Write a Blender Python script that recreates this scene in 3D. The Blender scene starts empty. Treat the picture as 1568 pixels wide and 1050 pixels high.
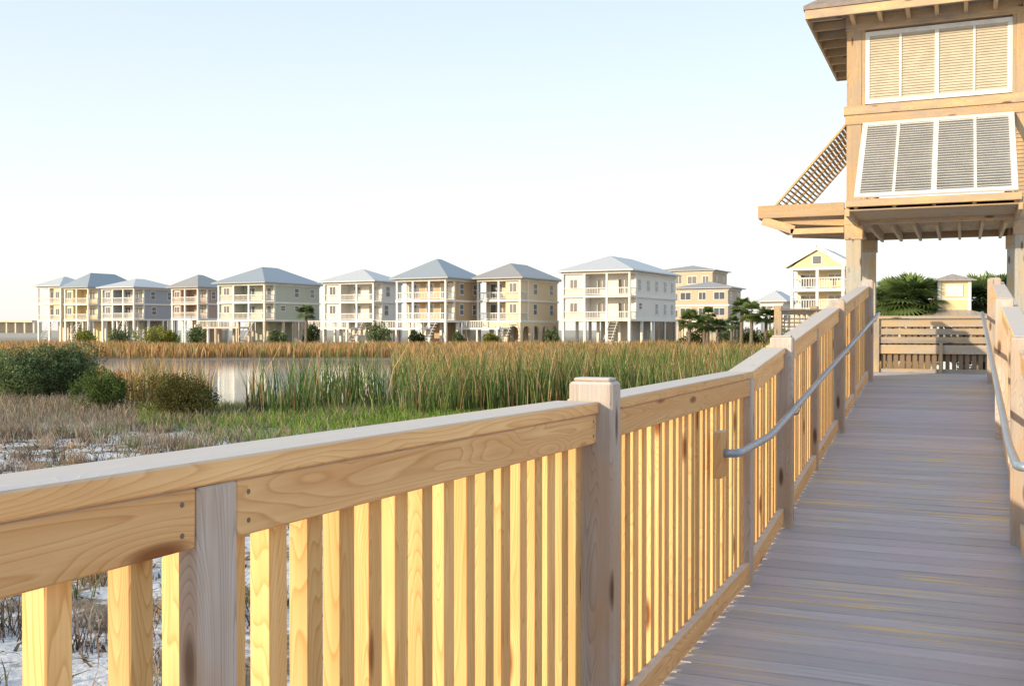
import bpy, math, random
import numpy as np
from mathutils import Vector, Matrix
random.seed(4); rng=np.random.default_rng(7)
scene=bpy.context.scene
# ------------------------------------------------------------------ camera
H=1.36; YAW=math.radians(23.4); F=1595.0; HOR=505.0
cs,sn=math.cos(YAW),math.sin(YAW)
cam=bpy.data.cameras.new("camera"); cam.lens=36.6; cam.sensor_width=36; cam.clip_end=9000; cam.clip_start=0.05
co=bpy.data.objects.new("camera",cam); scene.collection.objects.link(co)
co.location=(0,0,H); co.rotation_euler=(math.radians(90)-math.atan(20/F),0,YAW); scene.camera=co
GZ=-1.24
def wp(px,z):
    xr=(px-784)/F*z
    return (xr*cs-z*sn, xr*sn+z*cs)
def zh(py,z): return H+(HOR-py)*z/F
# ------------------------------------------------------------------ light
az=math.radians(211); el=math.radians(17)
w=bpy.data.worlds.new("World"); scene.world=w; w.use_nodes=True
nt=w.node_tree; bg=nt.nodes['Background']; sky=nt.nodes.new('ShaderNodeTexSky')
sky.sky_type='NISHITA'; sky.sun_disc=False; sky.sun_elevation=el; sky.sun_rotation=az
sky.air_density=1.0; sky.dust_density=1.5; sky.ozone_density=1.0
tc=nt.nodes.new('ShaderNodeTexCoord'); sx=nt.nodes.new('ShaderNodeSeparateXYZ'); nt.links.new(tc.outputs['Generated'],sx.inputs[0])
hr=nt.nodes.new('ShaderNodeValToRGB'); nt.links.new(sx.outputs[2],hr.inputs[0]); e=hr.color_ramp.elements
e[0].position=0.0; e[0].color=(0.90,0.87,0.84,1); e[1].position=0.8; e[1].color=(0.42,0.54,0.68,1)
for p,c in ((0.08,(0.85,0.85,0.84)),(0.18,(0.76,0.81,0.84)),(0.33,(0.61,0.71,0.77))):
    q=e.new(p); q.color=c+(1,)
sc_=nt.nodes.new('ShaderNodeVectorMath'); sc_.operation='SCALE'; sc_.inputs['Scale'].default_value=6.6; nt.links.new(hr.outputs[0],sc_.inputs[0])
ad=nt.nodes.new('ShaderNodeVectorMath'); ad.operation='ADD'; nt.links.new(sc_.outputs[0],ad.inputs[0]); 
s2=nt.nodes.new('ShaderNodeVectorMath'); s2.operation='SCALE'; s2.inputs['Scale'].default_value=0.45; nt.links.new(sky.outputs[0],s2.inputs[0]); nt.links.new(s2.outputs[0],ad.inputs[1])
nt.links.new(ad.outputs[0],bg.inputs[0]); bg.inputs[1].default_value=0.15
sun=bpy.data.lights.new("sun","SUN"); sun.energy=5.0; sun.angle=math.radians(0.8); sun.color=(1,0.79,0.52)
so=bpy.data.objects.new("sun",sun); scene.collection.objects.link(so)
sd=Vector((math.sin(az)*math.cos(el),math.cos(az)*math.cos(el),math.sin(el)))
so.rotation_euler=sd.to_track_quat('Z','Y').to_euler()
scene.view_settings.view_transform='Standard'
# ------------------------------------------------------------------ materials
class M:
    def __init__(s,name,rough=0.6):
        s.m=bpy.data.materials.new(name); s.m.use_nodes=True; s.t=s.m.node_tree
        s.p=s.t.nodes['Principled BSDF']; s.p.inputs['Roughness'].default_value=rough
    def n(s,t,**k):
        x=s.t.nodes.new('ShaderNode'+t)
        for a,b in k.items(): setattr(x,a,b)
        return x
    def l(s,a,b): s.t.links.new(a,b)
    def val(s,x,sock):
        if isinstance(x,(int,float)): sock.default_value=x
        elif isinstance(x,tuple): sock.default_value=x+(1,) if len(x)==3 and sock.type=='RGBA' else x
        else: s.l(x,sock)
    def math(s,op,a,b=0.0):
        x=s.n('Math',operation=op); s.val(a,x.inputs[0]); s.val(b,x.inputs[1]); return x.outputs[0]
    def mul(s,v,t):
        x=s.n('VectorMath',operation='MULTIPLY'); s.l(v,x.inputs[0]); x.inputs[1].default_value=t; return x.outputs[0]
    def noise(s,v,scale,detail=3,rough=0.5):
        x=s.n('TexNoise'); s.l(v,x.inputs['Vector']); x.inputs['Scale'].default_value=scale
        x.inputs['Detail'].default_value=detail; x.inputs['Roughness'].default_value=rough; return x.outputs[0]
    def ramp(s,f,stops):
        x=s.n('ValToRGB'); s.l(f,x.inputs[0]); e=x.color_ramp.elements
        while len(e)<len(stops): e.new(0.5)
        for i,(p,c) in enumerate(stops):
            e[i].position=p; e[i].color=(c if isinstance(c,tuple) else (c,c,c))+(1,)
        return x.outputs[0]
    def mix(s,f,a,b,mode='MIX'):
        x=s.n('MixRGB',blend_type=mode); s.val(f,x.inputs[0]); s.val(a,x.inputs[1]); s.val(b,x.inputs[2]); return x.outputs[0]
    def attr(s,name,o='Vector'):
        x=s.n('Attribute'); x.attribute_name=name; return x.outputs[o]
    def pos(s): return s.n('NewGeometry').outputs['Position']
    def bump(s,h,st,dist=0.01):
        x=s.n('Bump'); x.inputs['Strength'].default_value=st; x.inputs['Distance'].default_value=dist
        s.l(h,x.inputs['Height']); s.l(x.outputs[0],s.p.inputs['Normal'])
    def col(s,c): s.val(c,s.p.inputs['Base Color'])
def wood(name,light,dark,knot,topgray=None,knots=True,ringf=26,vary=0.35,rough=0.7,blot=None,blotr=(0.42,0.7),sx=0.8):
    m=M(name,rough); bc=m.attr('bc'); rn=m.attr('rnd','Fac')
    vo=m.n('TexVoronoi'); m.l(m.mul(bc,(2.2,9,9)),vo.inputs['Vector']); vo.inputs['Scale'].default_value=1.0
    kd=vo.outputs['Distance']
    warp=m.math('MULTIPLY',m.ramp(kd,[(0.05,1.0),(0.45,0.0)]),0.16)
    v=m.mul(bc,(sx,9,9)); n1=m.math('ADD',m.noise(v,1.0,1.5,0.4),warp)
    ph=m.math('MULTIPLY',n1,ringf*1.5)
    ring=m.math('FRACT',ph)
    ring=m.ramp(ring,[(0.0,0.0),(0.70,0.35),(0.91,1.0),(1.0,0.0)])
    fine=m.noise(m.mul(bc,(4,190,190)),1.0,2,0.65); mid=m.noise(m.mul(bc,(1.5,30,30)),1.0,2,0.6)
    f=m.math('ADD',m.math('MULTIPLY',ring,0.45),m.math('ADD',m.math('MULTIPLY',fine,0.4),m.math('MULTIPLY',m.math('SUBTRACT',mid,0.5),0.7)))
    c=m.ramp(f,[(0.08,light),(0.9,dark)])
    br=m.math('ADD',m.math('MULTIPLY',rn,vary),1.0-vary*0.6)
    c=m.mix(1.0,c,m.n('CombineXYZ').outputs[0],'MULTIPLY'); 
    cx=c.node.inputs[2].links[0].from_node
    for i in range(3): m.l(br,cx.inputs[i])
    if blot:
        b=m.ramp(m.noise(m.mul(bc,(2,6,6)),1.0,3,0.6),[(blotr[0],0.0),(blotr[1],1.0)]); c=m.mix(b,c,blot)
    if knots:
        k=m.ramp(kd,[(0.07,1.0),(0.11,0.75),(0.17,0.0)])
        c=m.mix(k,c,knot)
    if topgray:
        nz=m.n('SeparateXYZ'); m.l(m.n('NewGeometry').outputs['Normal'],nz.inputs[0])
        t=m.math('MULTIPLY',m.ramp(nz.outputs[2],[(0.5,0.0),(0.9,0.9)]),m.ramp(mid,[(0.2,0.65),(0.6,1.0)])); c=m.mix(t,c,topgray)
    m.col(c); m.bump(f,0.35,0.002); m.p.inputs['Specular IOR Level'].default_value=0.2
    return m.m
PINE=wood('pine_wood',(0.86,0.60,0.29),(0.56,0.30,0.09),(0.24,0.09,0.03),topgray=(0.62,0.60,0.58),vary=0.42,blot=(0.72,0.40,0.16),blotr=(0.5,0.85))
RAILW=wood('pine_rail_wood',(0.84,0.59,0.31),(0.54,0.28,0.10),(0.26,0.11,0.04),topgray=(0.56,0.56,0.57),ringf=16,blot=(0.66,0.36,0.16),blotr=(0.42,0.9))
GPOST=wood('weathered_post_wood',(0.55,0.52,0.50),(0.26,0.23,0.22),(0.14,0.09,0.06),topgray=(0.6,0.6,0.6),blot=(0.46,0.34,0.23))
TWOOD=wood('tower_wood',(0.64,0.46,0.26),(0.34,0.21,0.11),(0.2,0.11,0.06),blot=(0.38,0.31,0.25),vary=0.45)
GWOOD=wood('gray_timber',(0.42,0.38,0.33),(0.21,0.18,0.16),(0.15,0.1,0.08),blot=(0.46,0.34,0.20))
COLW=wood('tower_column_wood',(0.48,0.48,0.45),(0.29,0.28,0.26),(0.15,0.1,0.08),blot=(0.50,0.39,0.23))
def deckmat():
    m=M('deck_boards_wood',0.65); bc=m.attr('bc'); rn=m.attr('rnd','Fac'); P=m.pos()
    fine=m.noise(m.mul(bc,(2.5,90,90)),1.0,4,0.7); big=m.noise(m.mul(P,(1.6,0.7,1)),1.5,4,0.6)
    c=m.ramp(fine,[(0.3,(0.35,0.37,0.43)),(0.7,(0.62,0.65,0.72))])
    c=m.mix(m.ramp(big,[(0.42,0.0),(0.66,0.65)]),c,(0.56,0.49,0.60))
    c=m.mix(m.math('MULTIPLY',rn,0.6),c,(0.35,0.35,0.39))
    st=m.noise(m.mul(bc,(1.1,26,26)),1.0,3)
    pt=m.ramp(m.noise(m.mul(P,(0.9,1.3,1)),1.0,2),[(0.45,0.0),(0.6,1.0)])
    c=m.mix(m.math('MULTIPLY',m.ramp(st,[(0.54,0.0),(0.62,0.85)]),pt),c,(0.72,0.58,0.28))  # yellow streaks: sunlight between the balusters, painted into the board colour
    sc=m.n('TexVoronoi'); m.l(m.mul(P,(5,5,5)),sc.inputs['Vector']); dk=m.ramp(sc.outputs['Distance'],[(0.03,0.7),(0.05,0.0)]); c=m.mix(dk,c,(0.14,0.12,0.12))
    m.col(c); m.bump(fine,0.5,0.003); return m.m
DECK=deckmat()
def plain(name,c,rough=0.6,var=0.12,scale=3,metal=0.0):
    m=M(name,rough); n=m.noise(m.pos(),scale,3)
    d=tuple(x*(1-var) for x in c); m.col(m.ramp(n,[(0.3,d),(0.7,c)])); m.p.inputs['Metallic'].default_value=metal; return m.m
PIPE=plain('galvanised_handrail_metal',(0.36,0.46,0.58),0.35,0.25,30,0.4)
SHUT=plain('shutter_paint',(0.74,0.75,0.73),0.5,0.15,6)
SHUTB=plain('shutter_slat_paint',(0.60,0.54,0.43),0.55,0.15,6)
TROOF=plain('tower_roof_shingle',(0.30,0.25,0.22),0.8,0.3,8)
SCREW=plain('screw_metal',(0.16,0.14,0.13),0.5,0.2,8)
WHITE=plain('white_trim_paint',(0.80,0.78,0.74),0.55,0.1,1)
CONC=plain('piling_paint',(0.62,0.54,0.43),0.7,0.15,1)
DARKW=plain('lattice_dark_wood',(0.22,0.16,0.11),0.8,0.2,2)
def glass():
    m=M('window_glass',0.12); m.col((0.10,0.12,0.15)); m.p.inputs['Specular IOR Level'].default_value=0.8; return m.m
GLASS=glass()
def roofmat(name,c):
    m=M(name,0.4); P=m.attr('bc'); s=m.n('SeparateXYZ'); m.l(P,s.inputs[0])
    st=m.math('SINE',m.math('MULTIPLY',s.outputs[0],14.0))
    n=m.noise(m.pos(),0.6,3)
    k=m.mix(m.ramp(st,[(0.75,0.0),(0.95,0.5)]),c,tuple(x*0.6 for x in c))
    k=m.mix(m.math('MULTIPLY',n,0.35),k,tuple(x*0.7 for x in c)); m.col(k); return m.m
def siding(name,c):
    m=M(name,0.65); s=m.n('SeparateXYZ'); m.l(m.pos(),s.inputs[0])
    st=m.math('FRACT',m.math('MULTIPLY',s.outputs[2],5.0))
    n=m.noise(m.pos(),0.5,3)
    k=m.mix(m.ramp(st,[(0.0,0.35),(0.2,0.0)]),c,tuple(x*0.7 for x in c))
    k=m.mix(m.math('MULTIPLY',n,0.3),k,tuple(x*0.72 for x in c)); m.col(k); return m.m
def foliage(name,trans=0.35):
    m=M(name); c=m.attr('Col','Color'); df=m.n('BsdfDiffuse'); m.l(c,df.inputs[0])
    tr=m.n('BsdfTranslucent'); m.l(c,tr.inputs[0]); mx=m.n('MixShader'); mx.inputs[0].default_value=trans
    m.l(df.outputs[0],mx.inputs[1]); m.l(tr.outputs[0],mx.inputs[2]); m.l(mx.outputs[0],m.t.nodes['Material Output'].inputs[0]); m.t.nodes.remove(m.p); return m.m
FOL=foliage('foliage_leaf')
BARK=plain('bark',(0.22,0.18,0.14),0.9,0.4,6)
# ------------------------------------------------------------------ mesh builder
def link(o,parent=None):
    scene.collection.objects.link(o)
    if parent: o.parent=parent
    return o
class B:
    def __init__(s): s.v=[];s.f=[];s.bc=[];s.r=[]
    def box(s,c,ax,hd,ch=0.0):
        off=(random.uniform(-50,50),random.uniform(-50,50),random.uniform(-50,50)); r=random.random(); b=len(s.v)
        c=Vector(c)
        def add(l):
            s.v.append(c+ax[0]*l[0]+ax[1]*l[1]+ax[2]*l[2]); s.bc.append((l[0]+off[0],l[1]+off[1],l[2]+off[2])); s.r.append(r)
        if ch<=0:
            for i in (-1,1):
                for j in (-1,1):
                    for k in (-1,1): add((i*hd[0],j*hd[1],k*hd[2]))
            for q in ((0,1,3,2),(4,6,7,5),(0,4,5,1),(2,3,7,6),(0,2,6,4),(1,5,7,3)): s.f.append([b+x for x in q])
            return
        idx={}
        for i in (-1,1):
            for j in (-1,1):
                for k in (-1,1):
                    for a in range(3):
                        l=[i*(hd[0]-ch),j*(hd[1]-ch),k*(hd[2]-ch)]; l[a]=(i,j,k)[a]*hd[a]
                        idx[(i,j,k,a)]=len(s.v); add(l)
        def I(sg,a): return idx[(sg[0],sg[1],sg[2],a)]
        for a in range(3):
            u,w_=[x for x in range(3) if x!=a]
            for d in (-1,1):
                q=[]
                for (p,q2) in ((-1,-1),(1,-1),(1,1),(-1,1)):
                    sg=[0,0,0]; sg[a]=d; sg[u]=p; sg[w_]=q2; q.append(I(sg,a))
                s.f.append(q)
            for p in (-1,1):
                for q2 in (-1,1):
                    s1=[0,0,0]; s1[a]=-1; s1[u]=p; s1[w_]=q2; s2=list(s1); s2[a]=1
                    s.f.append([I(s1,u),I(s2,u),I(s2,w_),I(s1,w_)])
        for i in (-1,1):
            for j in (-1,1):
                for k in (-1,1): s.f.append([I((i,j,k),0),I((i,j,k),1),I((i,j,k),2)])
    def ab(s,x0,x1,y0,y1,z0,z1,ch=0.0):
        d=[x1-x0,y1-y0,z1-z0]; X=[Vector((1,0,0)),Vector((0,1,0)),Vector((0,0,1))]
        o=sorted(range(3),key=lambda i:-d[i])
        s.box(((x0+x1)/2,(y0+y1)/2,(z0+z1)/2),[X[i] for i in o],[d[i]/2 for i in o],ch)
    def beam(s,p0,p1,w_,h,ch=0.0,up=Vector((0,0,1))):
        p0=Vector(p0);p1=Vector(p1); a=(p1-p0); L=a.length; a.normalize()
        side=a.cross(up).normalized(); u=side.cross(a).normalized()
        s.box((p0+p1)/2,[a,side,u],[L/2,w_/2,h/2],ch)
    def tube(s,pts,r,n=10):
        b=len(s.v); pts=[Vector(p) for p in pts]; rr=r if isinstance(r,(list,tuple)) else [r]*len(pts)
        for i,p in enumerate(pts):
            d=(pts[min(i+1,len(pts)-1)]-pts[max(i-1,0)]).normalized()
            a=d.cross(Vector((0.3,0.1,1)) if abs(d.z)<0.9 else Vector((1,0,0))).normalized(); c=d.cross(a)
            for k in range(n):
                t=2*math.pi*k/n; s.v.append(p+(a*math.cos(t)+c*math.sin(t))*rr[i]); s.bc.append((i,k,0)); s.r.append(0.5)
        for i in range(len(pts)-1):
            for k in range(n): s.f.append([b+i*n+k,b+i*n+(k+1)%n,b+(i+1)*n+(k+1)%n,b+(i+1)*n+k])
        s.f.append([b+k for k in range(n)]); e=b+(len(pts)-1)*n; s.f.append([e+k for k in reversed(range(n))])
    def poly(s,ps,bcs=None):
        b=len(s.v)
        for i,p in enumerate(ps): s.v.append(Vector(p)); s.bc.append(bcs[i] if bcs else tuple(p)); s.r.append(0.5)
        s.f.append([b+i for i in range(len(ps))])
    def make(s,name,mat,parent=None,loc=None,rot=0,smooth=False):
        me=bpy.data.meshes.new(name); me.from_pydata([tuple(v) for v in s.v],[],s.f)
        a=me.attributes.new('bc','FLOAT_VECTOR','POINT'); a.data.foreach_set('vector',np.array(s.bc,dtype=np.float32).ravel())
        a=me.attributes.new('rnd','FLOAT','POINT'); a.data.foreach_set('value',np.array(s.r,dtype=np.float32))
        me.materials.append(mat)
        import bmesh
        bm=bmesh.new(); bm.from_mesh(me); bmesh.ops.recalc_face_normals(bm,faces=bm.faces); bm.to_mesh(me); bm.free()
        if smooth:
            for p in me.polygons: p.use_smooth=True
        o=bpy.data.objects.new(name,me); link(o,parent)
        if loc: o.location=loc; o.rotation_euler=(0,0,rot)
        return o
class G:
    def __init__(s): s.p={}
    def __call__(s,name,mat,smooth=False):
        if name not in s.p: s.p[name]=(B(),mat,smooth)
        return s.p[name][0]
    def make(s,name,loc=(0,0,0),rot=0):
        e=bpy.data.objects.new(name,None); link(e); e.location=loc; e.rotation_euler=(0,0,rot); e.empty_display_size=0.3
        for k,(b,m,sm) in s.p.items():
            if b.v: b.make(k,m,e,smooth=sm)
        return e
# ------------------------------------------------------------------ boardwalk
YN=3.08; YK=5.6; YT=13.6; ZT=0.79
def dz(y):
    if y<YN: return (YN-y)*0.015
    return 0.0 if y<YK else (ZT if y>YT else (y-YK)/(YT-YK)*ZT)
LX=-1.03; RX=0.31; CAPH=1.14; Y0=-3.0
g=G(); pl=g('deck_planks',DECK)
y=Y0
while y<15.4:
    w_=0.1345; ym=y+w_/2; s=(dz(y+w_)-dz(y))
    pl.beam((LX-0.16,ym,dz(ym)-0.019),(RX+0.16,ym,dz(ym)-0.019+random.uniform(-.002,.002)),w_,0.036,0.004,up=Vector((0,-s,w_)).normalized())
    y+=0.144
st=g('stringers',GWOOD)
for x in (LX-0.10,-0.36,RX+0.10):
    for a,b in ((Y0,YN),(YN,YK),(YK,YT),(YT,15.3)): st.beam((x,a,dz(a)-0.14),(x,b,dz(b)-0.14),0.04,0.2)
sp=g('piles',GWOOD)
for yy in (-2,0.5,3.3,6.2,9.2,12.2,14.8):
    for x in (LX-0.05,RX+0.05): sp.ab(x-0.07,x+0.07,yy-0.07,yy+0.07,GZ-0.5,dz(yy)-0.25)
g.make('boardwalk_deck')
def fence(name,X,sgn,tall,flush,Ya,Yb,seedpitch):
    g=G(); post=g('posts',GPOST); rail=g('top_rail_boards',RAILW); cap=g('cap_boards',RAILW); bot=g('bottom_rail_boards',RAILW); bal=g('balusters',PINE); scr=g('screws',SCREW)
    def xx(a,b): 
        p,q=X+sgn*a,X+sgn*b; return min(p,q),max(p,q)
    for t in tall:
        x0,x1=xx(-0.092,0.05); z1=dz(t)+CAPH+0.06
        post.ab(x0,x1,t-0.045,t+0.045,dz(t)-0.3,z1,0.008)
        post.ab(x0+0.012,x1-0.012,t-0.033,t+0.033,z1,z1+0.012,0.004)
    for t in flush:
        x0,x1=xx(-0.037,0.004)
        post.ab(x0,x1,t-0.045,t+0.045,dz(t)-0.3,dz(t)+CAPH-0.039,0.004)
        x0,x1=xx(-0.0815,-0.0385); bal.ab(x0,x1,t-0.03,t+0.03,dz(t)+0.03,dz(t)+CAPH-0.04,0.0025)  # filler baluster added behind each flush post to stop sun leaking past
    nodes=sorted([(t,1) for t in tall]+[(t,0) for t in flush]); nodes=[(Ya,2)]+nodes+[(Yb,2)]
    cx=X+sgn*(-0.062)
    for (a,ka),(b,kb) in zip(nodes[:-1],nodes[1:]):
        pa=a+(0.045 if ka<2 else 0)+0.001; pb=b-(0.045 if kb<2 else 0)-0.001
        if pb-pa<0.03: continue
        segs=[(pa,pb)] if not(pa<YK<pb) else [(pa,YK),(YK,pb)]
        for (u,v) in segs:
            rx=X-sgn*0.019
            rail.beam((rx,u,dz(u)+CAPH-0.038-0.0455),(rx,v,dz(v)+CAPH-0.038-0.0455),0.038,0.089,0.003)
            bot.beam((rx,u,dz(u)+0.08),(rx,v,dz(v)+0.08),0.038,0.095,0.003)
            for yy in (u+0.03,v-0.03):
                for hh in (CAPH-0.06,CAPH-0.105):
                    scr.tube([(X-sgn*0.002,yy,dz(yy)+hh),(X+sgn*0.0008,yy,dz(yy)+hh)],0.0042,8)
        p=seedpitch(a); n=max(1,int(round((pb-pa)/p))); p=(pb-pa)/n
        for i in range(n):
            yc=pa+p*(i+0.5)+random.uniform(-.005,.005); x0,x1=xx(-0.0815,-0.0385); wv=0.0225+random.uniform(-.001,.002)
            bal.ab(x0,x1,yc-wv,yc+wv,dz(yc)+0.03,dz(yc)+CAPH-0.04-random.uniform(0,0.002),0.0025)
    tt=[Ya]+sorted(tall)+[Yb]
    for a,b in zip(tt[:-1],tt[1:]):
        pa=a+(0.046 if a!=Ya else 0); pb=b-(0.046 if b!=Yb else 0)
        if pb-pa<0.03: continue
        segs=[(pa,pb)] if not(pa<YK<pb) else [(pa,YK),(YK,pb)]
        for (u,v) in segs: cap.beam((cx,u,dz(u)+CAPH-0.019),(cx,v,dz(v)+CAPH-0.019),0.138,0.037,0.0035)
    return g.make(name)
fence('boardwalk_railing',LX,1,[-0.55,3.08,6.75,9.9,13.15],[1.26,5.6,8.35,11.4],Y0,13.6,lambda a:0.14 if a<1.2 else 0.105)
fence('boardwalk_railing',RX,-1,[-0.55,3.08,6.75,9.9,13.15],[1.26,5.1,8.35,11.4],Y0,13.6,lambda a:0.107)
def handrail(x,sgn,ystart):
    g=G(); t=g('pipe',PIPE,True); hh=0.80
    pts=[(x-sgn*0.085,ystart,hh),(x-sgn*0.03,ystart+0.005,hh),(x-sgn*0.01,ystart+0.02,hh),(x,ystart+0.06,hh)]
    pts+=[(x,YK-0.15,hh),(x,YK,hh+0.003),(x,YK+0.15,hh+0.016)]+[(x,yy,dz(yy)+hh) for yy in (7,9,11,13.3)]
    t.tube(pts,0.019,12)
    br=g('brackets',PIPE)
    for yy in (6.75,9.9,13.15):
        br.tube([(x-sgn*0.045,yy,dz(yy)+hh-0.09),(x-sgn*0.02,yy,dz(yy)+hh-0.08),(x,yy,dz(yy)+hh-0.018)],0.007,6)
    bl=g('mounting_block',RAILW); bl.ab(min(x-sgn*0.1,x-sgn*0.062),max(x-sgn*0.1,x-sgn*0.062),ystart-0.055,ystart+0.055,hh-0.11,hh+0.1,0.004)
    g.make('handrail')
handrail(LX+0.10,1,4.72); handrail(RX-0.10,-1,4.72)
# landing barrier
g=G(); b=g('boards',GWOOD); p=g('backing_slats',DARKW); YB=14.9; zb=ZT
for (z0,z1) in ((0.0,0.05),(0.25,0.37),(0.39,0.475),(0.505,0.585),(0.61,0.715)):
    b.ab(LX-0.1,RX+0.12,YB-0.02,YB+0.018,zb+z0,zb+z1,0.003)
b.ab(LX-0.1,RX+0.12,YB-0.07,YB+0.07,zb+0.72,zb+0.758,0.004)
for i in range(18):
    x=LX-0.03+i*0.08; p.ab(x-0.026,x+0.026,YB+0.02,YB+0.05,zb+0.02,zb+0.7)
p.ab(LX-0.1,RX+0.12,YB+0.052,YB+0.07,zb+0.15,zb+0.4)
for x0,x1 in ((LX-0.09,LX),(-0.28,-0.24)): 
    b.ab(x0,x1,YB-0.06,YB-0.021,zb,zb+(0.715 if x0<-1 else 0.40),0.003)
g.make('landing_barrier')
g=G(); b=g('rails',GWOOD); p=g('posts',GWOOD)
xa,ya=wp(1192,20); xb,yb=wp(1300,20.5)
for t in (0,0.5,1.0):
    x,y=xa+(xb-xa)*t,ya+(yb-ya)*t; p.ab(x-0.07,x+0.07,y-0.07,y+0.07,GZ-0.3,zh(468,20),0.006)
for py,hh in ((478,0.09),(488,0.03),(494,0.03),(500,0.03),(506,0.03),(513,0.05)):
    z=zh(py,20); b.beam((xa,ya,z),(xb,yb,z),0.04,hh)
b.beam((xa,ya-0.03,zh(474,20)),(xb,yb-0.03,zh(474,20)),0.16,0.035)
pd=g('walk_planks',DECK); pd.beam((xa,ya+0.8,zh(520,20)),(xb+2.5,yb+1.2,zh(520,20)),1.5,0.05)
g.make('side_walkway_railing')
# ------------------------------------------------------------------ tower
g=G(); tw=g('frame_timbers',TWOOD); cl=g('columns',COLW); fr=g('shutter_frames',SHUT); sl=g('shutter_slats',SHUTB); rf=g('roof',TROOF); wl=g('wall_boards',TWOOD)
TX0,TX1,TY0,TY1=-1.48,0.82,15.0,17.75
for x0 in (TX0,TX1-0.2):
    for y0 in (TY0,TY1-0.2):
        cl.ab(x0,x0+0.2,y0,y0+0.2,GZ-0.4,2.795,0.006)
        tw.ab(x0+0.002,x0+0.198,y0+0.002,y0+0.198,2.80,5.52,0.006)
        tw.ab(x0-0.02,x0+0.22,y0-0.02,y0+0.22,2.6,2.8,0.006)
def hb(z0,z1,pr):
    tw.ab(TX0-pr,TX1+pr,TY0-pr,TY0+0.08,z0,z1,0.005); tw.ab(TX0-pr,TX1+pr,TY1-0.08,TY1+pr,z0,z1,0.005)
    tw.ab(TX0-pr,TX0+0.08,TY0+0.085,TY1-0.085,z0,z1,0.005); tw.ab(TX1-0.08,TX1+pr,TY0+0.085,TY1-0.085,z0,z1,0.005)
hb(5.45,5.66,0.012); hb(4.30,4.42,0.035); hb(4.17,4.297,0.016); hb(2.8,3.02,0.02)
def louvre(o,ux,uy,W,Ht,nm,slatmat,ang,pitch=0.05,fw=0.06,th=0.03,fr=fr):
    o=Vector(o);ux=Vector(ux).normalized();uy=Vector(uy).normalized();n=ux.cross(uy)
    def fb(a,b,wd,ofs=0): 
        p0=o+ux*a[0]+uy*a[1]+n*ofs; p1=o+ux*b[0]+uy*b[1]+n*ofs; fr.beam(p0,p1,wd,th,0.003,up=n)
    fb((0,fw/2),(W,fw/2),fw);fb((0,Ht-fw/2),(W,Ht-fw/2),fw);fb((fw/2,fw),(fw/2,Ht-fw),fw);fb((W-fw/2,fw),(W-fw/2,Ht-fw),fw)
    for i in range(1,nm):
        wd=fw*(0.9 if i==nm//2 else 0.5); fb((W*i/nm,fw),(W*i/nm,Ht-fw),wd,0.004)
    v=fw+pitch/2
    while v<Ht-fw:
        c=o+ux*(W/2)+uy*v
        d=(uy*math.cos(ang)+n*math.sin(ang)).normalized()
        slatmat.box(c,[ux,d,ux.cross(d)],[W/2-fw,pitch*0.56,0.003])
        v+=pitch
WX0=TX0+0.24;WX1=TX1-0.24
for (o,ux,W) in (((WX0,TY0+0.03,4.44),(1,0,0),WX1-WX0),((WX1,TY1-0.03,4.44),(-1,0,0),WX1-WX0),((TX0+0.03,TY1-0.24,4.44),(0,-1,0),TY1-TY0-0.48),((TX1-0.03,TY0+0.24,4.44),(0,1,0),TY1-TY0-0.48)):
    louvre(o,ux,(0,0,1),W,0.98,4,sl,-0.45,0.036)
for x0,x1 in ((TX0+0.2,WX0),(WX1,TX1-0.2)):
    wl.ab(x0,x1,TY0+0.01,TY0+0.06,3.02,5.45); wl.ab(x0,x1,TY1-0.06,TY1-0.01,3.02,5.45)
for y0,y1 in ((TY0+0.2,TY0+0.24),(TY1-0.24,TY1-0.2)):
    wl.ab(TX0+0.01,TX0+0.06,y0,y1,3.02,5.45); wl.ab(TX1-0.06,TX1-0.01,y0,y1,3.02,5.45)
asl=g('awning_slats',SHUT)
dn=Vector((0,1.25,1.15)).normalized(); L=math.hypot(1.25,1.15)
louvre((WX0-0.02,TY0-0.03-1.25,3.02),(1,0,0),dn,WX1-WX0+0.04,L,4,asl,-1.15,0.055,0.07)
dl=Vector((1.0,0,1.13)).normalized()
louvre((TX0-0.03-1.0,TY1-0.3,3.12),(0,-1,0),dl,TY1-TY0-0.6,math.hypot(1,1.13),4,g('side_awning_slats',TWOOD),-1.25,0.06,fr=wl)
wl.ab(WX0-0.1,WX1+0.05,TY0-1.25,TY0-0.022,2.93,2.985,0.005)
tw.ab(WX0-0.12,WX1+0.06,TY0-1.32,TY0-1.255,2.90,2.99,0.005)
wl.ab(WX0-0.08,WX1+0.03,TY0-1.24,TY0-0.03,2.855,2.875,0.003)
for i in range(5):
    x=WX0+(WX1-WX0)*i/4; tw.beam((x,TY0-1.25,2.90),(x,TY0,2.90),0.045,0.045,0.004)
for s_ in (WX0-0.1,WX1+0.05): tw.beam((s_,TY0-1.24,2.87),(s_,TY0,2.86),0.05,0.16,0.004)
wl.ab(TX0-1.12,TX0-0.022,TY0+0.1,TY1-0.1,2.97,3.05,0.005)
tw.ab(TX0-1.20,TX0-1.125,TY0+0.05,TY1-0.05,2.93,3.10,0.005)
tw.ab(TX0-1.20,TX0-0.022,TY0+0.0,TY0+0.045,2.94,3.12,0.006)
tw.beam((TX0-1.14,TY0+0.03,2.91),(TX0-0.7,TY0+0.03,2.76),0.04,0.12,0.004); tw.ab(TX0-0.75,TX0-0.03,TY0+0.01,TY0+0.05,2.70,2.78,0.004)
for i in range(5):
    yy=TY0+0.15+(TY1-TY0-0.3)*i/4; tw.beam((TX0-1.1,yy,2.92),(TX0,yy,2.85),0.045,0.09,0.004)
wl.ab(TX0+0.08,TX1-0.08,TY0+0.085,TY1-0.085,2.90,2.95)
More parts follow.
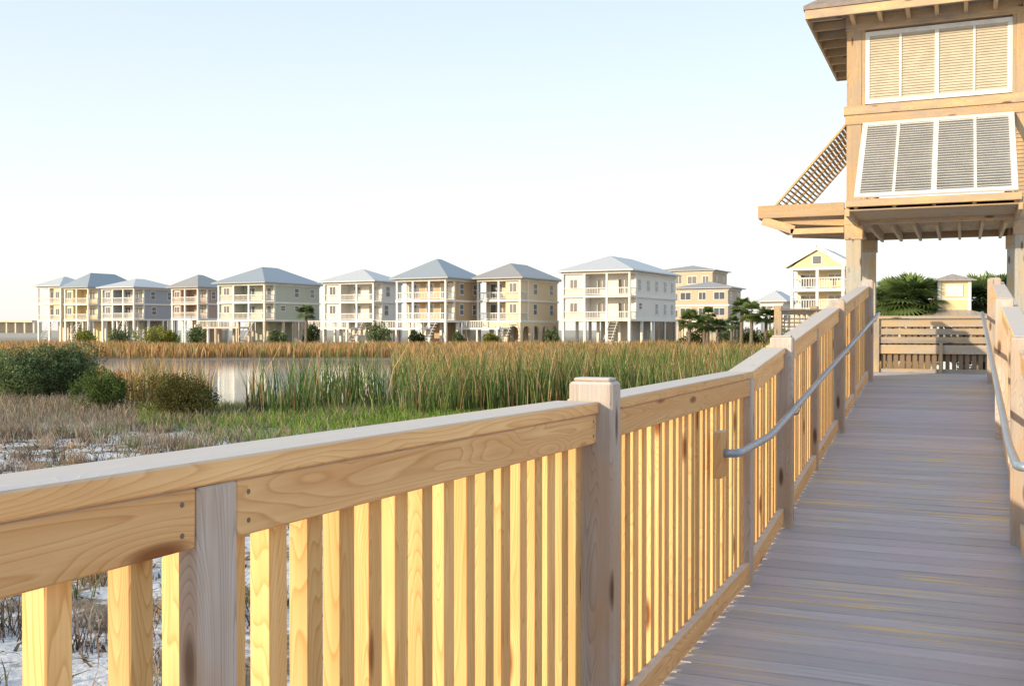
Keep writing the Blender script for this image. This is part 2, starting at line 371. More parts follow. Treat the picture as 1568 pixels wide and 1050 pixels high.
for i in range(7):
    x=TX0+0.3+(TX1-TX0-0.6)*i/6; tw.ab(x-0.02,x+0.02,TY0+0.09,TY1-0.09,2.76,2.895)
for z0 in (3.05,3.2,3.35,3.5):
    tw.ab(TX0+0.2,TX1-0.2,TY1-0.06,TY1-0.03,z0,z0+0.11)
ov=0.5; ex0,ex1,ey0,ey1=TX0-ov,TX1+ov,TY0-ov-0.1,TY1+ov; ez=5.60
ap=1.25; cxm=(ex0+ex1)/2; r0=(cxm,(ey0+ey1)/2-0.3,ez+ap); r1=(cxm,(ey0+ey1)/2+0.3,ez+ap)
def hip(b,x0,x1,y0,y1,z,t,r0,r1):
    c=[(x0,y0),(x1,y0),(x1,y1),(x0,y1)]
    top=[(a,bb,z+t) for a,bb in c]; bo=[(a,bb,z) for a,bb in c]
    b.poly([top[0],top[1],r0],[(top[0][0],0,0),(top[1][0],0,0),(r0[0],0,0)])
    b.poly([top[1],top[2],r1,r0],[(top[1][1],0,0),(top[2][1],0,0),(r1[1],0,0),(r0[1],0,0)])
    b.poly([top[2],top[3],r1],[(top[2][0],0,0),(top[3][0],0,0),(r1[0],0,0)])
    b.poly([top[3],top[0],r0,r1],[(top[3][1],0,0),(top[0][1],0,0),(r0[1],0,0),(r1[1],0,0)])
    for i in range(4):
        j=(i+1)%4; b.poly([bo[i],bo[j],top[j],top[i]],[(0.05,0,0)]*4)
    b.poly(bo[::-1],[(0.05,0,0)]*4)
hip(rf,ex0,ex1,ey0,ey1,ez+0.04,0.05,r0,r1)
fa=g('fascia',TWOOD)
fa.ab(ex0+0.02,ex1-0.02,ey0+0.02,ey0+0.05,ez-0.08,ez+0.038,0.003); fa.ab(ex0+0.02,ex0+0.05,ey0+0.052,ey1-0.05,ez-0.08,ez+0.038,0.003); fa.ab(ex1-0.05,ex1-0.02,ey0+0.052,ey1-0.05,ez-0.08,ez+0.038,0.003); fa.ab(ex0+0.02,ex1-0.02,ey1-0.048,ey1-0.02,ez-0.08,ez+0.038,0.003)
n=8
for i in range(n):
    yy=ey0+0.2+(ey1-ey0-0.4)*i/(n-1)
    fa.beam((ex0+0.052,yy,ez-0.02),(TX0-0.02,yy,ez-0.02),0.05,0.11); fa.beam((ex1-0.052,yy,ez-0.02),(TX1+0.02,yy,ez-0.02),0.05,0.11)
for i in range(7):
    x=ex0+0.6+(ex1-ex0-1.2)*i/6; fa.beam((x,ey0+0.052,ez-0.02),(x,TY0-0.02,ez-0.02),0.05,0.11)
g.make('observation_tower')
# ------------------------------------------------------------------ houses
def house(name,xl,xc,xr,z,yf,ye,yt,wall,roofc,rot=-5,porch=True,gable=False,deck=False,arches=False,storeys=2,rail=None):
    r=math.radians(rot); C=wp(xc,z)
    def solve(px,d):
        ex,ey=d; ez_=-ex*sn+ey*cs; er=ex*cs+ey*sn; u=(px-784)/F; xrc=(xc-784)/F*z
        return (xrc-u*z)/(u*ez_-er)
    W=abs(solve(xl,(-math.cos(r),-math.sin(r)))); D=abs(solve(xr,(-math.sin(r),math.cos(r)))); D=min(max(D,8),20)
    f0=zh(yf,z)-GZ; E=zh(ye,z)-GZ; T=zh(yt,z+D*0.4)-GZ
    sh=(E-f0)/storeys
    g=G(); wm=g('walls',wall); tr=g('trim',WHITE); gl=g('windows',GLASS); st=g('stilts',WHITE if random.random()<0.5 else CONC); ro=g('roof',roofc)
    pd=2.6 if porch else 0.0
    wm.ab(-W+0.15,-0.15,pd,D,f0,E)
    side=random.choice((0,1,2))
    for s in range(storeys+1):
        zz=f0+s*sh
        tr.ab(-W-0.05,0.05,-0.05,D+0.05,zz-0.32,zz+(-0.02 if s else 0.0))
    if porch and side<2:
        bx0,bx1=((-W*0.36,-0.16) if side==0 else (-W+0.16,-W*0.68))
        wm.ab(bx0,bx1,0.35,pd-0.01,f0,E-0.33)
    for s in range(storeys):
        z0=f0+s*sh; zt=z0+sh-0.32
        nb=max(2,int(round(W/3.2)))
        if porch:
            for i in range(nb+1):
                x=-W+0.15+(W-0.3)*i/nb; tr.ab(x-0.14,x+0.14,0.02,0.30,z0,zt)
            tr.ab(-0.29,-0.01,pd-0.3,pd-0.02,z0,zt)
            tr.ab(-W+0.02,-0.02,0.10,0.18,z0+1.0,z0+1.1); tr.ab(-W+0.02,-0.02,0.12,0.16,z0+0.12,z0+0.2)
            x=-W+0.3
            while x<-0.2: tr.ab(x-0.03,x+0.03,0.12,0.16,z0+0.2,z0+1.0); x+=0.26
            tr.ab(-0.12,-0.04,0.31,pd,z0+1.0,z0+1.1); y=0.4
            while y<pd-0.1: tr.ab(-0.11,-0.07,y-0.03,y+0.03,z0+0.1,z0+1.0); y+=0.26
            tr.ab(-W+0.04,-W+0.12,0.31,pd,z0+1.0,z0+1.1)
        for i in range(nb):
            x=-W+0.15+(W-0.3)*(i+0.5)/nb; ww=0.62 if i%2 else 0.95; lo=0.05 if (porch and not i%2) else 0.8
            hi=min(2.35,sh-0.7); py=pd
            if porch and side<2 and bx0-0.1<x<bx1+0.1:
                py=0.35; x=(bx0+bx1)/2; lo=0.85; ww=0.55
            tr.ab(x-ww-0.12,x+ww+0.12,py-0.05,py-0.003,z0+lo,z0+hi+0.12); gl.ab(x-ww,x+ww,py-0.075,py-0.04,z0+lo+0.1,z0+hi)
            tr.ab(x-0.04,x+0.04,py-0.09,py-0.077,z0+lo+0.1,z0+hi)
        nd=max(2,int((D-pd)/3.4))
        for i in range(nd):
            y=pd+(D-pd)*(i+0.5)/nd+random.uniform(-.3,.3)
            if random.random()<0.15: continue
            ww=0.45; lo=0.85 if random.random()<0.8 else 1.5; hi=min(2.35,sh-0.7)
            for (xa_,xb_,xg0,xg1) in ((-0.147,-0.10,-0.11,-0.07),(-W+0.10,-W+0.147,-W+0.07,-W+0.11)):
                tr.ab(xa_,xb_,y-ww-0.12,y+ww+0.12,z0+lo-0.12,z0+hi+0.12); gl.ab(xg0,xg1,y-ww,y+ww,z0+lo,z0+hi)
                tr.ab(xg0-0.01,xg1+0.01,y-ww,y+ww,z0+(lo+hi)/2-0.04,z0+(lo+hi)/2+0.04)
    nb=max(2,int(round(W/3.2))); ny=max(3,int(D/4))
    for i in range(nb+1):
        for j in range(ny+1):
            x=-W+0.2+(W-0.4)*i/nb; y=0.2+(D-0.4)*j/ny; st.ab(x-0.18,x+0.18,y-0.18,y+0.18,-0.5,f0-0.325)
    if arches:
        def arch(p,dirv,w_,th):
            n=8; R=w_*0.38; top=f0-0.33; spring=top-R-0.5; ux=Vector(dirv); nrm=Vector((ux.y,-ux.x,0)); P=Vector(p)
            for k in range(n):
                a0=math.pi*k/n; a1=math.pi*(k+1)/n; xs0=w_/2-R*math.cos(a0); xs1=w_/2-R*math.cos(a1)
                z0=spring+R*math.sin(a0); z1=spring+R*math.sin(a1)
                for o in (0,th):
                    q=P+nrm*(-o); wm.poly([q+ux*xs0+Vector((0,0,z0)),q+ux*xs1+Vector((0,0,z1)),q+ux*xs1+Vector((0,0,top)),q+ux*xs0+Vector((0,0,top))])
                wm.poly([P+ux*xs0+Vector((0,0,z0)),P+ux*xs1+Vector((0,0,z1)),P+ux*xs1+Vector((0,0,z1))-nrm*th,P+ux*xs0+Vector((0,0,z0))-nrm*th])
            for a,b in ((0,w_/2-R),(w_/2+R,w_)):
                q0=P+ux*a; q1=P+ux*b-nrm*th; wm.ab(min(q0.x,q1.x),max(q0.x,q1.x),min(q0.y,q1.y),max(q0.y,q1.y),-0.5,top)
        m=3
        for k in range(m): arch((-W+0.05+(W-0.1)*k/m,-0.02,0),(1,0,0),(W-0.1)/m,0.3)
        m=4
        for k in range(m): arch((0.03,0.3+(D-0.3)*k/m,0),(0,1,0),(D-0.3)/m,0.3)
    wm.ab(-W*0.75,-W*0.3,D*0.45,D*0.85,-0.3,f0-0.33)
    lat=g('lattice',DARKW if random.random()<0.7 else CONC)
    y=D*0.5
    while y<D-0.3: lat.ab(-0.2,-0.15,y-0.1,y+0.1,0,f0-0.33); y+=0.35
    if deck:
        dzv=f0*0.72; de=3.2; st.ab(-W-1.2,-W*0.25,-de,-0.1,dzv-0.25,dzv)
        for x in (-W-1.1,-W*0.75,-W*0.3):
            st.ab(x-0.12,x+0.12,-de+0.05,-de+0.3,-0.5,dzv-0.252)
        tr.ab(-W-1.2,-W*0.25,-de+0.02,-de+0.1,dzv+0.95,dzv+1.05); x=-W-1.1
        while x<-W*0.26: tr.ab(x-0.04,x+0.04,-de+0.03,-de+0.09,dzv,dzv+0.95); x+=0.3
    sx0=-W*0.2
    for i in range(9):
        st.ab(sx0-0.6,sx0+0.6,-0.4-0.3*i-0.3,-0.4-0.3*i,f0-0.5-(f0/10)*i-0.06,f0-0.5-(f0/10)*i)
    tr.beam((sx0-0.6,-0.3,f0+0.5),(sx0-0.6,-3.1,f0-0.5-f0*0.8+0.9),0.06,0.08); tr.beam((sx0+0.6,-0.3,f0+0.5),(sx0+0.6,-3.1,f0-0.5-f0*0.8+0.9),0.06,0.08)
    o=0.7
    x0,x1,y0,y1=-W-o,o,-o,D+o
    if gable:
        xm=(x0+x1)/2; y0=-0.25
        for sx,xe in ((-1,x0),(1,x1)):
            for dzz in (0,0.22):
                ro.poly([(xe,y0,E+dzz),(xe,y1,E+dzz),(xm,y1,T+dzz),(xm,y0,T+dzz)],[(y0,0,0),(y1,0,0),(y1,0,0),(y0,0,0)])
            tr.beam((xe,y0-0.06,E+0.05),(xm,y0-0.06,T+0.05),0.1,0.45)
        wm.poly([(-W+0.1,-0.06,E-0.03),(-0.1,-0.06,E-0.03),(xm,-0.06,T-0.1)]); tr.ab(xm-0.55,xm+0.55,-0.12,-0.063,E+0.2,E+1.15); gl.ab(xm-0.4,xm+0.4,-0.16,-0.10,E+0.3,E+1.05)
    else:
        if D+2*o>W+2*o: h=(W+2*o)/2; a=((x0+x1)/2,y0+h,T); b_=((x0+x1)/2,y1-h+0.01,T)
        else: h=(D+2*o)/2; a=((x0+x1)/2,(y0+y1)/2,T); b_=((x0+x1)/2,(y0+y1)/2+0.01,T)
        hip(ro,x0,x1,y0,y1,E,0.18,a,b_)
    g.make(name,(C[0],C[1],GZ),r)
RB=roofmat('blue_gray_metal_roof',(0.32,0.37,0.42)); RL=roofmat('pale_metal_roof',(0.54,0.57,0.60)); RG=roofmat('gray_metal_roof',(0.34,0.34,0.34)); RT=roofmat('tan_shingle_roof',(0.40,0.34,0.29))
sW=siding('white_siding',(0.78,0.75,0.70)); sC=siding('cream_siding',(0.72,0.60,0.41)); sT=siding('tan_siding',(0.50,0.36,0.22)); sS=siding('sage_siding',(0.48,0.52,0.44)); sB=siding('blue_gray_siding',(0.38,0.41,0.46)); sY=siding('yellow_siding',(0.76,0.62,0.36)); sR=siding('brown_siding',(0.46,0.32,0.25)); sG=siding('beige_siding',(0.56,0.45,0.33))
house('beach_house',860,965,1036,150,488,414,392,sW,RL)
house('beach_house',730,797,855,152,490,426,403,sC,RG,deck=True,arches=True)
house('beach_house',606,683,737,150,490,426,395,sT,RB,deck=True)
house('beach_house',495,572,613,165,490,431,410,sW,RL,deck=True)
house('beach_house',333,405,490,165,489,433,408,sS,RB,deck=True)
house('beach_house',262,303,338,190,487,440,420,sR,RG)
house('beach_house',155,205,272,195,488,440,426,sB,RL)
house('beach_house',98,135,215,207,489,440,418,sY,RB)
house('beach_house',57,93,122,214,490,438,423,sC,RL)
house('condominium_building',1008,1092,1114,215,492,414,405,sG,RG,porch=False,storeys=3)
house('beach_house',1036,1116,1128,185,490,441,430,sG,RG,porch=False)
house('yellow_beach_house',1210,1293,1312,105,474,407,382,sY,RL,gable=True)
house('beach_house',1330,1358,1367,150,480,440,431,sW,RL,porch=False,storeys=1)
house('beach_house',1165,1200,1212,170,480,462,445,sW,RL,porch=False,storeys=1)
g=G(); wl_=g('walls',sY); tr=g('trim',WHITE); gl=g('windows',GLASS); ro=g('roof',RT); st=g('base',sC)
zc=58; X_,Y_=wp(1458,zc); hb_=0.78; z0=zh(482,zc); z1=zh(431,zc); zt=zh(419,zc)
wl_.ab(-hb_,hb_,-hb_,hb_,z0,z1); 
for s in (-1,1):
    for t in (-1,1): tr.ab(s*hb_-0.08,s*hb_+0.08,t*hb_-0.08,t*hb_+0.08,z0+0.01,z1-0.003)
tr.ab(-hb_-0.02,hb_+0.02,-hb_-0.03,hb_+0.03,z0+0.8,z0+0.88)
tr.ab(-0.45,0.45,-hb_-0.05,-hb_-0.01,z0+1.0,z1-0.2); gl.ab(hb_+0.01,hb_+0.05,-0.4,0.4,z0+1.0,z1-0.2)
hip(ro,-1.1,1.1,-1.1,1.1,z1,0.05,(0,-0.01,zt),(0,0.01,zt))
hip(ro,-3.4,3.4,-3.4,3.4,z0-0.6,0.08,(0,-0.01,z0+0.5),(0,0.01,z0+0.5))
for s in (-1,1):
    for t in (-1,1): st.ab(s*2.9-0.15,s*2.9+0.15,t*2.9-0.15,t*2.9+0.15,GZ-0.2,z0-0.6)
g.make('gazebo_cupola',(X_,Y_,0),math.radians(8))
g=G(); d=g('road_deck',CONC); p=g('piers',CONC)
a=wp(-260,1000); b_=wp(57,900); za,zb_=zh(489,1000),zh(492,900)
d.beam((a[0],a[1],za),(b_[0],b_[1],zb_),12,1.6)
for i in range(26):
    t=i/25; x=a[0]+(b_[0]-a[0])*t; y=a[1]+(b_[1]-a[1])*t; p.ab(x-0.8,x+0.8,y-4,y+4,GZ-2,za+(zb_-za)*t-0.9)
g.make('causeway_bridge')
# ------------------------------------------------------------------ terrain
def fn(x,y,s=1.0,seed=0):
    o=np.zeros_like(x); r=np.random.default_rng(seed+11)
    for k in range(7):
        a=r.uniform(0,6.28); f=s*(1.6**k)*0.5; ph=r.uniform(0,6.28); q=r.uniform(0,6.28)
        o+=np.sin((x*np.cos(a)+y*np.sin(a))*f+ph+1.5*np.sin((x*np.sin(a)-y*np.cos(a))*f*0.6+q))/(1.35**k)
    return o/3.2
def camf(x,y): return x*cs+y*sn, -x*sn+y*cs
def sstep(a,b,x): t=np.clip((x-a)/(b-a),0,1); return t*t*(3-2*t)
def pond(x,y):
    xr,z=camf(x,y); wob=1.2*fn(x,y,0.25,3)
    left=-10.5-(z-35)*0.56
    return sstep(0,3,z-33.5+wob)*sstep(0,4,98-z+wob)*sstep(0,3,xr-left+wob)*sstep(0,5,62-xr)
def gh(x,y):
    r=np.hypot(x,y); h=GZ+0.07*fn(x,y,0.6,1)*np.clip(1-r/300,0,1)
    return h-0.55*pond(x,y)
nr,na=230,400
rad=np.concatenate([[0],np.geomspace(1.0,5000,nr-1)]); ang=np.linspace(0,2*np.pi,na,endpoint=False)
R,A=np.meshgrid(rad,ang,indexing='ij'); X=R*np.cos(A); Y=R*np.sin(A); Z=gh(X,Y)
def quadmesh(name,V,Q,mat,col=None,smooth=False,parent=None):
    me=bpy.data.meshes.new(name); me.vertices.add(len(V)); me.vertices.foreach_set('co',V.astype(np.float32).ravel())
    me.loops.add(Q.size); me.loops.foreach_set('vertex_index',Q.astype(np.int32).ravel())
    me.polygons.add(len(Q)); me.polygons.foreach_set('loop_start',np.arange(0,Q.size,4,dtype=np.int32)); me.polygons.foreach_set('loop_total',np.full(len(Q),4,dtype=np.int32))
    if smooth: me.polygons.foreach_set('use_smooth',np.ones(len(Q),dtype=bool))
    me.update(calc_edges=True)
    if col is not None:
        c=me.color_attributes.new('Col','FLOAT_COLOR','POINT'); c.data.foreach_set('color',np.concatenate([col,np.ones((len(col),1))],1).astype(np.float32).ravel())
    me.materials.append(mat); o=bpy.data.objects.new(name,me); link(o,parent); return o
V=np.stack([X,Y,Z],-1).reshape(-1,3)
i,j=np.meshgrid(np.arange(nr-1),np.arange(na),indexing='ij'); j2=(j+1)%na
Q=np.stack([i*na+j,(i+1)*na+j,(i+1)*na+j2,i*na+j2],-1).reshape(-1,4)
xr_,z_=camf(V[:,0],V[:,1]); u_=xr_/np.maximum(z_,1)
sandw=1-sstep(24,30,z_)
greenw=sstep(20,25,z_)*(1-sstep(34,60,z_))*sstep(-0.38,-0.28,u_)
col=np.stack([sandw,greenw,sstep(150,500,np.hypot(V[:,0],V[:,1]))],1)
gm=M('marsh_ground',0.95); P=gm.pos(); at=gm.n('SeparateXYZ'); gm.l(gm.attr('Col','Color'),at.inputs[0])
n1=gm.noise(P,1.1,6,0.65); n2=gm.noise(P,9,4,0.6)
mud=gm.ramp(n2,[(0.3,(0.13,0.105,0.075)),(0.7,(0.29,0.23,0.15))])
sandc=gm.ramp(n2,[(0.3,(0.50,0.51,0.53)),(0.65,(0.74,0.75,0.78))])
sm=gm.math('MULTIPLY',gm.ramp(n1,[(0.42,0.0),(0.48,1.0)]),at.outputs[0])
c=gm.mix(gm.math('MULTIPLY',at.outputs[1],0.8),mud,(0.15,0.20,0.06)); c=gm.mix(sm,c,sandc); c=gm.mix(at.outputs[2],c,(0.42,0.38,0.30)); gm.col(c); gm.bump(n2,0.8,0.04)
quadmesh('marsh_ground',V,Q,gm.m,col,True)
wm_=M('pond_water',0.06); wm_.col((0.46,0.49,0.51)); wn=wm_.noise(wm_.pos(),2.2,3); wm_.bump(wn,0.14,0.03); wm_.p.inputs['IOR'].default_value=1.33
def C2W(xr,z): return xr*cs-z*sn, xr*sn+z*cs
pts=[C2W(*q) for q in ((-14,31),(66,31),(66,103),(-58,103))]
quadmesh('pond_water',np.array([(a,b,GZ-0.14) for a,b in pts]),np.array([[0,1,2,3]]),wm_.m)
# ------------------------------------------------------------------ vegetation
def blades(xy,h,wd,lean,c0,c1,name,mat=FOL,curv=1.0):
    N=len(xy); x,y=xy[:,0],xy[:,1]; z=np.maximum(gh(x,y),GZ-0.4)
    a=rng.uniform(0,6.28,N); la=rng.uniform(0,6.28,N); ln=lean*rng.uniform(0.2,1.3,N)*h
    dx,dy=np.cos(a)*wd/2,np.sin(a)*wd/2; lx,ly=np.cos(la)*ln,np.sin(la)*ln
    V=np.zeros((N,6,3))
    for k,(t,wf,hf) in enumerate(((0,1,0),(0.35,0.85,0.58),(1.0,0.12,1.0))):
        for s,sg in enumerate((-1,1)):
            V[:,k*2+s,0]=x+lx*t**curv+sg*dx*wf; V[:,k*2+s,1]=y+ly*t**curv+sg*dy*wf; V[:,k*2+s,2]=z+h*hf*(1-0.15*(t*lean))
    b=np.arange(N)[:,None]*6; Q=np.concatenate([b+np.array([[0,1,3,2]]),b+np.array([[2,3,5,4]])],0)
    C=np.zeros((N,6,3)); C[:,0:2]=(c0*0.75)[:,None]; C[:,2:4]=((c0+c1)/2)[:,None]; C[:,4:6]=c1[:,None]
    return quadmesh(name,V.reshape(-1,3),Q,mat,C.reshape(-1,3))
def palette(N,cols,wts,var=0.25):
    idx=rng.choice(len(cols),N,p=np.array(wts)/sum(wts)); c=np.array(cols)[idx]; return c*(1+rng.uniform(-var,var,(N,1)))
GR=(0.075,0.15,0.045); GR2=(0.17,0.23,0.07); BR=(0.31,0.18,0.09); OR=(0.48,0.28,0.11); TN=(0.52,0.38,0.22)
def region(N,zr,ur,f=None):
    z=np.sqrt(rng.uniform(zr[0]**2,zr[1]**2,N)); u=rng.uniform(ur[0],ur[1],N); xr=u*z; x,y=C2W(xr,z)
    if f is not None:
        k=f(x,y,xr,z); x,y=x[k],y[k]
    return np.stack([x,y],1)
# near cattails
xy=region(17000,(31,40),(-0.255,0.33),lambda x,y,xr,z:(fn(x,y,1.2,5)+rng.uniform(-.5,.5,len(x)))>-0.15)
N=len(xy); xr,z=camf(xy[:,0],xy[:,1]); uu=xr/z; g1=fn(xy[:,0],xy[:,1],1.1,8); left=uu<-0.10
keep=(~left)|((z<36.5)&(rng.random(N)<np.where(g1>0.2,0.95,0.5))); xy=xy[keep];g1=g1[keep];left=left[keep];uu=uu[keep];N=len(xy)
c=palette(N,[GR,GR2,BR,TN],[6,3,1.2,0.9],0.4); hh=(1.65+0.4*g1)*rng.uniform(0.4,1.25,N); hh=np.where(left,hh*np.where(g1>0.2,1.0,0.55),hh)
c1=np.where(rng.random((N,1))<0.35,c*0.35+np.array(TN)*0.65,c*1.2)
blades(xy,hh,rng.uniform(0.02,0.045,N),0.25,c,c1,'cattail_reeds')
xy=region(1100,(33,38),(-0.25,-0.1),lambda x,y,xr,z:fn(x,y,2.0,51)>0.05); N=len(xy); c=palette(N,[GR,GR2,TN],[5,3,1])
blades(xy,2.2*rng.uniform(0.6,1.15,N),rng.uniform(0.02,0.04,N),0.3,c,c*1.2,'cattail_reeds')
# dense field
xy=region(46000,(39,97),(-0.115,0.40),lambda x,y,xr,z:(fn(x,y,0.5,6)+rng.uniform(-.6,.6,len(x))+ (xr/z+0.10)*5)>-0.1)
N=len(xy); xr,z=camf(xy[:,0],xy[:,1]); gg=fn(xy[:,0],xy[:,1],0.3,9)
c=palette(N,[OR,BR,TN,GR2],[4,4,3.5,2],0.4); k=(gg+(55-z)*0.012>0.30)&(rng.random(N)<0.75); c[k]=palette(k.sum(),[GR,GR2],[1,1])
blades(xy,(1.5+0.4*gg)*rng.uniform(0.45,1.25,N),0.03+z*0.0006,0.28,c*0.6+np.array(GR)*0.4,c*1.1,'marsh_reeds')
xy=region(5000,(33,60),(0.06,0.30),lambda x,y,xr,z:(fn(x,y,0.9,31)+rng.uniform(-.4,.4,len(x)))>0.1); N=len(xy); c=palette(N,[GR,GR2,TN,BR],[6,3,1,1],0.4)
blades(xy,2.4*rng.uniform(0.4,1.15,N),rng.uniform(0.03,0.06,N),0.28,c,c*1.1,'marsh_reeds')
# far bank
xy=region(36000,(98,140),(-0.62,0.36)); N=len(xy); z=camf(xy[:,0],xy[:,1])[1]; gg=fn(xy[:,0],xy[:,1],0.15,9)
c=palette(N,[OR,BR,TN,GR2],[4,3.5,2.5,1.3],0.35)
blades(xy,(1.2+0.4*gg)*rng.uniform(0.5,1.2,N),0.12,0.3,c,c*1.1,'far_bank_grass')
# left bank
xy=region(30000,(44,98),(-0.64,-0.30),lambda x,y,xr,z:(pond(x,y)<0.15)); N=len(xy); c=palette(N,[OR,BR,TN,GR2],[4,4,2,1.5],0.35)
blades(xy,0.75*rng.uniform(0.5,1.2,N),0.06,0.3,c,c*1.1,'bank_grass')
xy=region(1000,(34,41),(-0.37,-0.29)); N=len(xy); c=palette(N,[GR2,TN,OR,BR],[2,2,2,2],0.4)
blades(xy,1.6*rng.uniform(0.25,1.2,N),0.03,0.3,c,c*1.1,'bank_grass')
# green strip
xy=region(46000,(22,35),(-0.36,0.35),lambda x,y,xr,z:(fn(x,y,0.8,12)+rng.uniform(-.7,.7,len(x))+(z-27)*0.12+np.clip((xr/z+0.30)*4,-1,0.2))>0); N=len(xy)
c=palette(N,[(0.13,0.24,0.04),(0.21,0.32,0.07),(0.36,0.31,0.16)],[4,3,2],0.35)
blades(xy,rng.uniform(0.10,0.36,N),rng.uniform(0.015,0.03,N),0.5,c,c*1.1,'marsh_grass')
# brown scrub band behind sand
xy=region(38000,(19,38),(-0.68,0.2),lambda x,y,xr,z:(fn(x,y,1.3,17)+rng.uniform(-.4,.4,len(x))+np.clip((-0.25-xr/z)*5,-0.8,0.05)+np.clip((z-24.5)*0.1,-0.3,0.6))>0.15); N=len(xy)
c=palette(N,[(0.33,0.27,0.22),(0.24,0.24,0.14),(0.40,0.33,0.27),(0.20,0.15,0.12)],[3,2.5,2,2.5],0.35)
hs=rng.uniform(0.12,0.5,N)*(0.8+0.5*fn(xy[:,0],xy[:,1],2.2,41)); blades(xy,np.maximum(hs,0.05),rng.uniform(0.012,0.024,N),0.5,c,c*1.15,'dune_scrub')
# scrub tussocks near
T_=1900; txy=region(T_,(5.0,27),(-0.68,0.25),lambda x,y,xr,z:((fn(x,y,1.1,15)+rng.uniform(-.5,.5,len(x)))>0.05)&(x<-1.6)); per=50
T_=len(txy); cen=np.repeat(txy,per,0); N=len(cen); xy=cen+rng.normal(0,0.12,(N,2))
tc=palette(T_,[(0.30,0.23,0.17),(0.38,0.31,0.26),(0.16,0.19,0.09),(0.12,0.095,0.08),(0.48,0.33,0.18)],[3,3,3,3,1]); c=np.repeat(tc,per,0)*(1+rng.uniform(-.3,.3,(N,1)))
hs=np.repeat(rng.uniform(0.10,0.42,T_),per)*rng.uniform(0.4,1.2,N)
blades(xy,hs,rng.uniform(0.006,0.016,N),0.7,c,c*1.15,'dune_scrub')
xy=region(26000,(4.5,26),(-0.68,0.3),lambda x,y,xr,z:(fn(x,y,2.3,21)+rng.uniform(-.8,.8,len(x))>0.2)&(x<-1.4)); N=len(xy)
c=palette(N,[(0.10,0.085,0.07),(0.24,0.18,0.13),(0.14,0.17,0.08)],[2.5,2,1])
blades(xy,rng.uniform(0.02,0.10,N),rng.uniform(0.02,0.05,N),2.2,c,c,'ground_litter')
def leafcloud(name,blobs,n,size,cols,wts,parent=None):
    P=[];C=[]
    tot=sum(b[3]*b[4] for b in blobs)
    for b in blobs:
        m=int(n*b[3]*b[4]/tot); d=rng.normal(size=(m,3)); d/=np.linalg.norm(d,axis=1)[:,None]
        rr=1-np.abs(rng.normal(0,0.17,m)); 
        lump=1+0.16*np.sin(d[:,0]*5+b[0])*np.cos(d[:,1]*6+b[1])+0.12*np.sin(d[:,2]*9+d[:,0]*7)
        p=np.array(b[:3])+d*(rr*lump)[:,None]*np.array(b[3:6]); p=p[p[:,2]>0.02]
        P.append(p); cc=palette(len(p),cols,wts,0.3)
        cl=0.8+0.35*np.sin(p[:,0]*3.1/size*0.12+1)*np.sin(p[:,1]*2.7/size*0.12)*np.sin(p[:,2]*3.3/size*0.12)
        C.append(cc*np.clip(cl,0.5,1.3)[:,None])
    P=np.concatenate(P);C=np.concatenate(C);N=len(P)
    a=rng.normal(size=(N,3));a/=np.linalg.norm(a,axis=1)[:,None]; b=np.cross(a,rng.normal(size=(N,3))); b/=np.linalg.norm(b,axis=1)[:,None]
    s=size*rng.uniform(0.5,1.3,(N,1)); a=a*s*0.5;b=b*s*0.28
    V=np.stack([P-a,P-b,P+a,P+b],1).reshape(-1,3); Q=np.arange(4*N).reshape(-1,4)
    return quadmesh(name,V,Q,FOL,np.repeat(C,4,0),parent=parent)
def shrub(name,px,z,wm,hm,n,size,cols,wts,nb=8):
    x,y=wp(px,z); e=bpy.data.objects.new(name,None); link(e); e.location=(x,y,GZ)
    bl=[]
    for i in range(nb):
        a=rng.uniform(0,6.28); r=rng.uniform(0,0.36)*wm; s=rng.uniform(0.15,0.28); hs=rng.uniform(0.75,1.15)
        bl.append((r*math.cos(a),r*math.sin(a),hm*rng.uniform(0.3,0.6)*hs,wm*s,wm*s,hm*rng.uniform(0.28,0.42)))
    leafcloud('leaves',bl,n,size,cols,wts,e)
    b=B()
    for i in range(6):
        a=i*1.05; b.tube([(0,0,-0.1),(0.12*wm*math.cos(a),0.12*wm*math.sin(a),hm*0.3),(0.25*wm*math.cos(a),0.25*wm*math.sin(a),hm*0.6)],[0.03*hm,0.02*hm,0.008*hm],6)
    b.make('stems',BARK,e)
GG=[(0.17,0.24,0.10),(0.26,0.33,0.17),(0.10,0.14,0.06)]; OL=[(0.13,0.13,0.04),(0.18,0.17,0.06),(0.07,0.08,0.03)]; YG=[(0.42,0.42,0.08),(0.30,0.33,0.07),(0.18,0.2,0.06)]; DG=[(0.06,0.09,0.03),(0.10,0.14,0.05),(0.04,0.06,0.02)]
shrub('coastal_shrub',40,39,3.9,2.1,26000,0.085,GG,[3,3,2],18)
shrub('coastal_shrub',108,40,3.2,2.2,18000,0.085,GG,[3,3,2],14)
shrub('coastal_shrub',150,34,2.2,1.45,13000,0.06,[(0.16,0.23,0.07),(0.10,0.15,0.05)],[1,1],11)
shrub('coastal_shrub',-40,41,4.0,1.7,14000,0.1,GG,[3,3,2])
shrub('coastal_shrub',275,30.5,2.6,1.35,20000,0.055,OL,[2,3,2],16)
for px,z,wm,hm,cc in ((130,150,4.5,3.4,YG),(187,150,4.5,3.4,GG),(240,150,6.5,3.8,YG),(300,145,4,3.3,GG),(262,150,3,2.8,YG),(475,145,2.8,3.8,DG),(578,142,4,4.2,GG),(1110,140,3,3,GG),(1150,118,4,3,DG),(1175,125,5,3.2,YG),(845,146,2.4,2.8,GG),(755,144,3,2.6,YG),(640,144,3,2.6,DG),(420,148,4,2.9,GG),(700,146,3,2.8,GG),(1055,130,4,3,DG)):
    shrub('yard_shrub',px,z,wm,hm,2200,0.3,cc,[2,2,1],7)
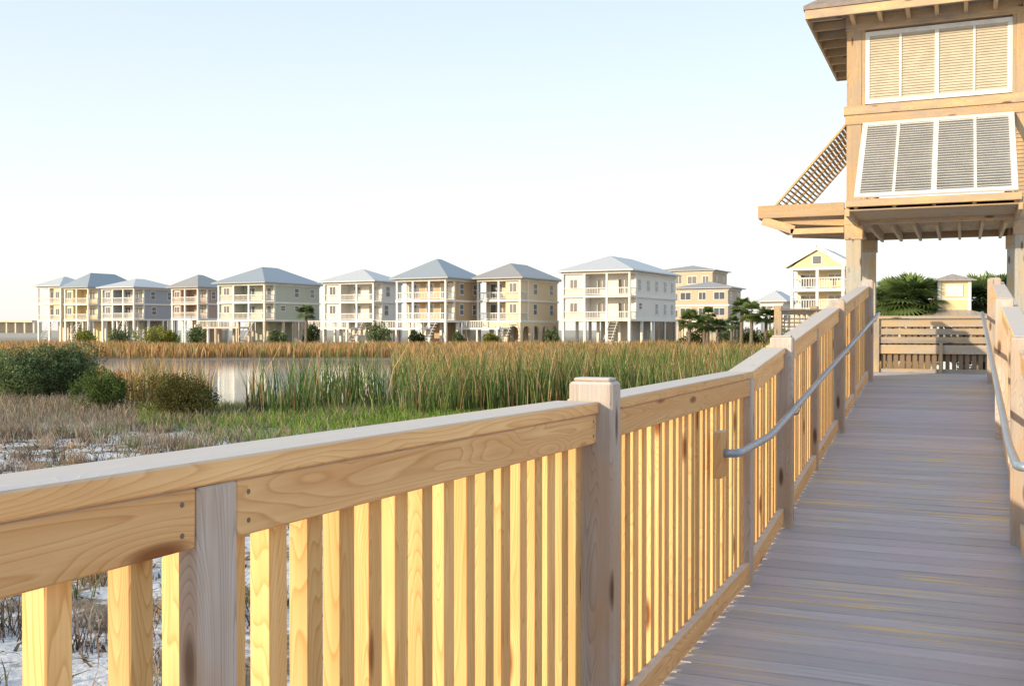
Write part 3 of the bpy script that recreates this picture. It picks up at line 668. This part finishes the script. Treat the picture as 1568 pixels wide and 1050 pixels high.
def palm(px,z,ytop,crown,nf=34,ybase=None):
    x,y=wp(px,z); e=bpy.data.objects.new('cabbage_palm',None); link(e); e.location=(x,y,GZ)
    ht=zh(ytop,z)-GZ-crown*0.75
    b=B(); b.tube([(0,0,-0.2),(0.05,0,ht*0.5),(0.1,0.03,ht)],[0.24,0.19,0.2],9); b.make('trunk',BARK,e)
    V=[];C=[]
    for i in range(nf):
        a=rng.uniform(0,6.28); el_=rng.uniform(-0.7,1.35); L_=crown*rng.uniform(0.8,1.1); d=np.array([math.cos(a)*math.cos(el_),math.sin(a)*math.cos(el_),math.sin(el_)])
        hub=np.array([0.1,0.03,ht])+d*L_*0.45; side=np.array([-math.sin(a),math.cos(a),0]); up=np.cross(d,side)
        cc=np.array(DG[rng.integers(0,2)])*rng.uniform(1.0,2.2)
        st=np.array([0.1,0.03,ht]); V+= [st-side*0.015,st+side*0.015,hub+side*0.015,hub-side*0.015]; C+=[cc]*4
        for k in range(13):
            t=(k-6)/6*1.5; dd=d*math.cos(t)+side*math.sin(t); tip=hub+dd*L_*0.62+np.array([0,0,-0.16*L_]); pr=np.cross(dd,up)*0.045*crown
            mid=(hub+tip)/2+np.array([0,0,0.05*L_]); V+=[hub,mid-pr,tip,mid+pr]; C+=[cc*0.8,cc,cc*1.3,cc]
    V=np.array(V);C=np.array(C); quadmesh('fronds',V,np.arange(len(V)).reshape(-1,4),FOL,C,parent=e)
for a in ((1055,118,474,1.7),(1078,122,482,1.5),(1100,125,488,1.2),(1135,115,455,1.5),(1150,112,462,1.6),(1172,118,470,1.5),(1120,130,484,1.2),(1083,125,470,1.2),(468,143,466,1.5)): palm(*a)
for a in ((1368,60,428,1.6,60),(1394,58,422,1.9,75),(1414,61,432,1.5,60),(1350,66,440,1.3,50),(1498,60,424,1.8,75),(1527,62,418,1.9,75),(1478,66,436,1.3,50),(1550,64,424,1.7,50)): palm(*a)
shrub('yard_shrub',1385,62,5,3.4,5000,0.2,DG,[2,2,1],7); shrub('yard_shrub',1515,62,5,3.6,5000,0.2,DG,[2,2,1],7)
